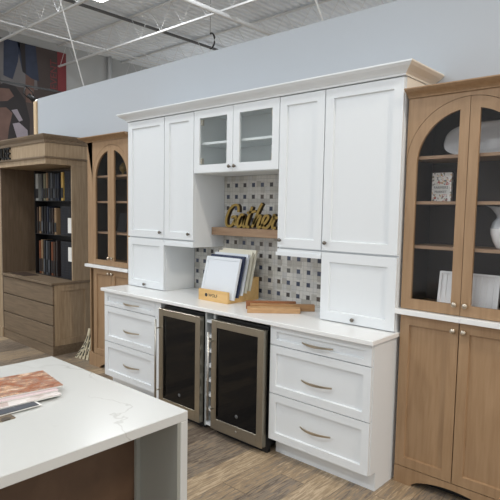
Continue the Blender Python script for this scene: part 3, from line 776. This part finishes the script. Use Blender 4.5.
# rack of sample doors in the hutch
rx0, rx1 = -2.20, -1.271
t = thing('sample_rack', ((rx0+rx1)/2, .5, .807), 'black three-tier rack filled with door samples inside the left hutch', 'rack')
tiers = (.815, 1.305, 1.70)
build('frame', MB().box(rx0, rx0+.012, .43, .594, .807, 2.06).box(rx1-.012, rx1, .43, .594, .807, 2.06).box(rx0+.012, rx1-.012, .582, .594, .807, 2.06), 'black', t)
for z in tiers: build('shelf', MB().box(rx0+.012, rx1-.012, .425, .581, z-.008 if z > .9 else .807, z), 'black', t)
cols = {'grey': (160, 162, 158), 'sage': (120, 118, 96), 'navy': (40, 46, 60), 'gold': (204, 170, 92), 'black': (30, 30, 32), 'char': (34, 34, 36), 'rust': (110, 62, 36), 'tan': (140, 116, 88), 'brown': (60, 46, 38), 'bluegrey': (74, 78, 84), 'plum': (46, 36, 34)}
for k, v in cols.items(): M['s_'+k] = flat('sample_'+k, v, .5)
names = {'grey': 'light grey', 'sage': 'olive green', 'navy': 'navy blue', 'gold': 'yellow oak', 'black': 'black', 'char': 'charcoal', 'rust': 'rust orange', 'tan': 'tan', 'brown': 'dark brown', 'bluegrey': 'blue grey', 'plum': 'dark plum'}
rows = [
 (2, 'top', .33, [('grey', .10, -2.17), ('black', .03, -2.02), ('sage', .045, -1.965), ('tan', .04, -1.905), ('black', .03, -1.85), ('bluegrey', .05, -1.795), ('black', .03, -1.73), ('navy', .035, -1.69), ('navy', .035, -1.64), ('gold', .045, -1.545), ('char', .14, -1.42)]),
 (1, 'middle', .33, [('brown', .03, -2.15), ('tan', .03, -2.09), ('black', .04, -2.03), ('char', .03, -1.96), ('navy', .03, -1.90), ('black', .03, -1.84), ('plum', .04, -1.78), ('tan', .045, -1.71), ('char', .26, -1.46)]),
 (0, 'bottom', .42, [('rust', .035, -2.10), ('tan', .03, -2.05), ('black', .04, -1.99), ('bluegrey', .03, -1.93), ('black', .03, -1.87), ('rust', .035, -1.80), ('brown', .035, -1.75), ('plum', .035, -1.69), ('char', .26, -1.46)]),
]
cnt = {}
ordw = ['leftmost', 'second', 'third', 'fourth']
for ti, tn, h, lst in rows:
    z0 = tiers[ti]+.0005
    tot = {}
    for c_, w, x in lst: tot[c_] = tot.get(c_, 0)+1
    seen = {}
    for c_, w, x in lst:
        seen[c_] = seen.get(c_, 0)+1
        wide = w > .2 or c_ == 'char' and w > .1
        if wide:
            lab = 'wide charcoal gridded sample panel at right end of the %s rack tier' % tn
        elif tot[c_] > 1: lab = '%s of the narrow %s sample doors on the %s rack tier' % (ordw[seen[c_]-1] if seen[c_] > 1 else 'leftmost', names[c_], tn)
        else: lab = 'narrow %s sample door standing in the %s rack tier' % (names[c_], tn)
        hh = h-(.0 if wide else random.uniform(0, .025))
        sd = thing('sample_door', (x, .5, z0), lab, 'door sample', 'door samples in the hutch rack')
        build('panel', MB().box(x-w/2, x+w/2, .44, .575, z0, z0+hh), 's_'+c_, sd)
        if not wide: build('lower_edge', MB().box(x-w/2, x+w/2, .436, .4398, z0+.03, z0+hh*.45), 's_char' if c_ != 'black' else 's_bluegrey', sd)
        if wide:
            gb = MB()
            for q in range(int(w/.03)): gb.box(x-w/2+.012+q*.03, x-w/2+.015+q*.03, .438, .4398, z0+.01, z0+hh-.01)
            for q in range(int(hh/.03)): gb.box(x-w/2+.01, x+w/2-.01, .4365, .4378, z0+.015+q*.03, z0+.018+q*.03)
            build('grid_face', gb, 's_navy', sd)
            if ti < 2: build('white_label', MB().box(x+w/2-.085, x+w/2-.01, .434, .4362, z0+(.03 if ti == 1 else .2), z0+(.20 if ti == 1 else .36)), 'paper', sd)
# flat dark leaflet on the hutch counter
o = build('leaflet', MB().prism([(-2.40, .20), (-2.02, .20), (-1.98, .36), (-2.36, .38)], .8065, .812, 'z'), 's_brown'); tag(o, 'flat dark brown leaflet lying on the hutch counter', 'leaflet')

# fan of sample sticks on the floor
t = thing('sample_stand', (-.93, .36, 0), 'cream and black striped sample stand on the floor beside the hutch drawers', 'sample stand')
M['strip_c'] = flat('cream_strip', (206, 196, 168), .5); M['strip_k'] = flat('black_strip', (40, 38, 36), .5)
n = 6
for k in range(n):
    u = k/(n-1)
    xb = -1.055+u*.265; xt = -.955+u*.135; zt_ = .16+.20*min(1, u*2.2)-.02*(k % 2); yb_ = .30+.012*k
    p0, p1 = Vector((xb, yb_, .001)), Vector((xt, yb_+.05, zt_))
    d = p1-p0
    q = build('sample_strip', MB().obox(p0, Vector((.044, 0, 0)), Vector((0, .008, 0)), d), 'strip_c', t)
    for j in range(3):
        a0 = .10+.24*j+.05*(k % 2)
        build('black_stripe', MB().obox(p0+d*a0+Vector((.002, -.002, 0)), Vector((.016, 0, .0)), Vector((0, .0018, 0)), d*.19+Vector((.014, 0, 0))), 'strip_k', q)

# ------------------------------------------------------------ island
ix0, ix1, iy0, iy1 = 1.768, 2.745, -3.3, -1.411
t = thing('kitchen_island', (2.2, -2.3, 0), 'kitchen island with white veined waterfall top, bottom left foreground', 'island')
build('stone_top', MB().box(ix0, ix1, iy0, iy1, .880, .914), 'quartz_i', t, bevel=.002)
build('waterfall_leg', MB().box(ix0, ix1, iy1-.032, iy1, 0, .8798), 'quartz_i', t, bevel=.002)
build('cabinet_back', MB().box(ix0+.03, 2.515, iy0+.05, iy1-.0465, .0, .8795), 'island_wood', t)
M['leg_shade_grey'] = flat('leg_shade_grey', (152, 153, 145), .5)
build('leg_shade_panel', MB().box(ix0+.03, ix1-.002, iy1-.046, iy1-.0325, 0, .8795), 'leg_shade_grey', t)  # added panel: grey paints the shade on the quartz leg's inner face
build('corner_strip', MB().box(2.5155, 2.530, iy1-.064, iy1-.0465, 0, .8795), 'leg_shade_grey', t)

# magazines and leaflets on the island
def photo_mat(name, stops, scale, seed=0):
    m, nt, b = newmat(name); b.inputs['Roughness'].default_value = .3
    tc = nt.nodes.new('ShaderNodeTexCoord'); mp = nt.nodes.new('ShaderNodeMapping'); mp.inputs['Location'].default_value = (seed, seed, 0); mp.inputs['Scale'].default_value = (1, .7, 1)
    nt.links.new(tc.outputs['Object'], mp.inputs[0])
    n = nt.nodes.new('ShaderNodeTexNoise'); n.inputs['Scale'].default_value = scale; n.inputs['Detail'].default_value = 8; n.inputs['Roughness'].default_value = .72
    nt.links.new(mp.outputs[0], n.inputs[0])
    r = ramp(nt, stops); nt.links.new(n.outputs[0], r.inputs[0]); nt.links.new(r.outputs[0], b.inputs['Base Color'])
    return m
M['mag1'] = photo_mat('food_photo', [(.2, (70, 48, 40)), (.38, (120, 76, 56)), (.46, (176, 112, 76)), (.52, (150, 128, 118)), (.58, (204, 158, 118)), (.66, (226, 208, 196)), (.8, (170, 70, 60))], 26)
M['mag2'] = print_mat('pale_photo', [(0, (196, 182, 176)), (.4, (228, 222, 218)), (.7, (176, 150, 140)), (1, (238, 234, 232))], 30, 3)
M['mag3'] = flat('slate_print', (72, 76, 84), .4); M['mag4'] = print_mat('dark_photo', [(0, (52, 48, 46)), (.5, (92, 80, 66)), (.8, (150, 130, 104)), (1, (60, 60, 66))], 40, 5)
M['pink'] = flat('pink_page', (206, 186, 186), .5)
def sheet(name, cx, cy, z, w, h, ang, th, mat, label, cat, pages=True):
    R = Matrix.Translation((cx, cy, z)) @ Matrix.Rotation(ang, 4, 'Z')
    t = thing(name, (cx, cy, z), label, cat, 'brochures on the island')
    if pages: build('pages', MB().box(-w/2+.001, w/2-.001, -h/2+.001, h/2-.001, 0, th*.8).xf(R), 'paper', t)
    c = build('cover', MB().box(-w/2, w/2, -h/2, h/2, th*.8+.0001 if pages else 0, th).xf(R), mat, t)
    return t, R, c
zz = .9143
sheet('leaflet', 2.30, -2.0, zz, .18, .28, .0, .004, 'mag4', 'dark photo leaflet at the near end of the island stack', 'leaflet', False)
sheet('leaflet', 2.20, -1.90, zz+.0045, .30, .30, .0, .004, 'paper', 'white leaflet with slate block under the island magazines', 'leaflet', False)
sheet('magazine', 2.19, -1.80, zz+.009, .24, .30, -.05, .006, 'mag2', 'pale magazine in the middle of the island stack', 'magazine')
sheet('magazine', 2.15, -1.785, zz+.0155, .235, .30, -.12, .005, 'pink', 'pinkish magazine directly under the food-photo magazine', 'magazine')
sheet('magazine', 2.127, -1.757, zz+.021, .23, .31, -.14, .006, 'mag1', 'orange-brown food photo magazine on top of the island stack', 'magazine')
o = build('slate_card', MB().box(-.022, .022, -.10, .10, 0, .002).xf(Matrix.Translation((2.3405-.012, -1.86, zz+.0088))), 'mag3')
tag(o, 'slate grey card sticking out below the magazines on the island', 'card', 'brochures on the island')

# ------------------------------------------------------------ sample box on the worktop
bx0, bx1, by0, by1 = 1.030, 1.352, .200, .556
WT = .9143
t = thing('sample_box', (1.19, .38, WT), 'pale wooden slotted box with round logo holding cabinet door samples', 'box')
build('front_board', MB().box(bx0, bx1, by0, by0+.02, WT, WT+.088), 'box', t)
build('back_board', MB().box(bx0, bx1, by1-.016, by1, WT, WT+.18), 'box', t)
build('base_board', MB().box(bx0+.013, bx1-.013, by0+.02, by1-.016, WT, WT+.010), 'box', t)
saw = [(by0+.0205, WT)]
ys = [by0+.0205+k*(by1-.0165-by0-.0205)/6 for k in range(7)]
SY = [by0+.0335+.045*k for k in range(5)]; SZ = [WT+.026+.014*k for k in range(5)]
prof = [(ys[0], WT), (ys[6], WT), (ys[6], WT+.18), (SY[4]+.052, WT+.18), (SY[4]+.040, WT+.11), (SY[4]+.030, WT+.11), (SY[4]+.036, WT+.15)]
for k in range(4, -1, -1):
    prof += [(SY[k]+.032, SZ[k]+.045), (SY[k]+.026, SZ[k]-.004), (SY[k]-.004, SZ[k]-.004)]
prof += [(ys[0], WT+.03)]
for (a, b_) in ((bx0, bx0+.012), (bx1-.012, bx1)): build('slotted_side', MB().prism(prof, a, b_, 'x'), 'box', t)
lg = MB().lathe([(0, 0), (.0145, 0), (.0145, -.001), (0, -.001)], (1.118, by0, WT+.046), 'y', 20); build('round_logo', lg, 'ink', t)
tm = text_mesh('WOLF', .036, .001); tm.xf(Matrix.Translation((1.142, by0-.0005, WT+.034)) @ Matrix.Rotation(math.pi/2, 4, 'X')); build('printed_lettering', tm, 'ink', t)
M['d_white'] = flat('sample_white', (222, 228, 234), .4); M['d_navy'] = flat('sample_door_navy', (44, 54, 82), .4); M['d_cream'] = flat('sample_cream', (226, 222, 204), .4); M['d_pale'] = flat('sample_pale_grey', (210, 212, 212), .4)
specs = [('d_white', 'front white framed door sample with grey inner line leaning in the box', 0), ('d_navy', 'navy blue door sample just behind the front white one', .008),
         ('d_white', 'white door sample right behind the navy one', .0), ('d_cream', 'cream door sample, fourth in the wooden box', .012), ('d_cream', 'cream door sample at the very back of the box', .02)]
for k, (mt, lab, dz) in enumerate(specs):
    w, h, lean = .315, .322, .078
    cx = 1.245 if k == 0 else 1.245+.004*k; y = SY[k]; z0 = SZ[k]-.003
    base = thing('sample_door', (cx, y, z0), lab, 'door sample', 'door samples in the wooden box')
    x_lo, x_hi = bx0-.018, bx1+.026
    cx = (x_lo+x_hi)/2; w = x_hi-x_lo
    zt = z0
    uz = Vector((0, lean, math.sqrt(h*h-lean*lean))); nrm = Vector((0, uz.z, -uz.y)).normalized()*.017
    o_ = Vector((cx-w/2, y, zt+abs(nrm.z)))
    build('board', MB().obox(o_, Vector((w, 0, 0)), nrm, uz), mt, base)
    # raised frame
    fr = MB(); f_ = .022; nn = nrm.normalized()*-.004; U = uz.normalized()
    o2 = o_ - nrm.normalized()*.0001
    fr.obox(o2, Vector((f_, 0, 0)), nn, uz).obox(o2+Vector((w-f_, 0, 0)), Vector((f_, 0, 0)), nn, uz)
    fr.obox(o2+Vector((f_, 0, 0)), Vector((w-2*f_, 0, 0)), nn, U*f_).obox(o2+Vector((f_, 0, 0))+U*(h-f_), Vector((w-2*f_, 0, 0)), nn, U*f_)
    build('raised_frame', fr, mt, base)

# loose wooden boards
u = Vector((.745, .667, 0)); nv = Vector((-.667, .745, 0))
M['b_oak'] = wood('oak_board', (176, 138, 96), (192, 152, 108), (206, 168, 124), (3, 3, 20)); M['b_red'] = wood('red_board', (132, 84, 52), (150, 98, 62), (164, 112, 74), (3, 3, 20)); M['b_tan'] = wood('tan_board', (158, 118, 78), (172, 132, 90), (186, 146, 102), (3, 3, 20))
def board(s, off, L, dpt, z, h, mt, lab):
    o_ = Vector((1.68, .061, z)) + u*s + nv*off
    b_ = build('wooden_board', MB().obox(o_, u*L, nv*dpt, Vector((0, 0, h))), mt, bevel=.002)
    tag(b_, lab, 'board', 'loose wood samples on the worktop')
board(0, 0, .37, .085, WT, .034, 'b_oak', 'thick pale oak board in front of the other boards on the worktop')
board(.02, .09, .46, .05, WT, .046, 'b_tan', 'longest tan wooden board sticking out right behind the pale one')
board(-.01, .09+.055, .36, .04, WT, .058, 'b_red', 'reddish thin board at the back of the small wood pile')
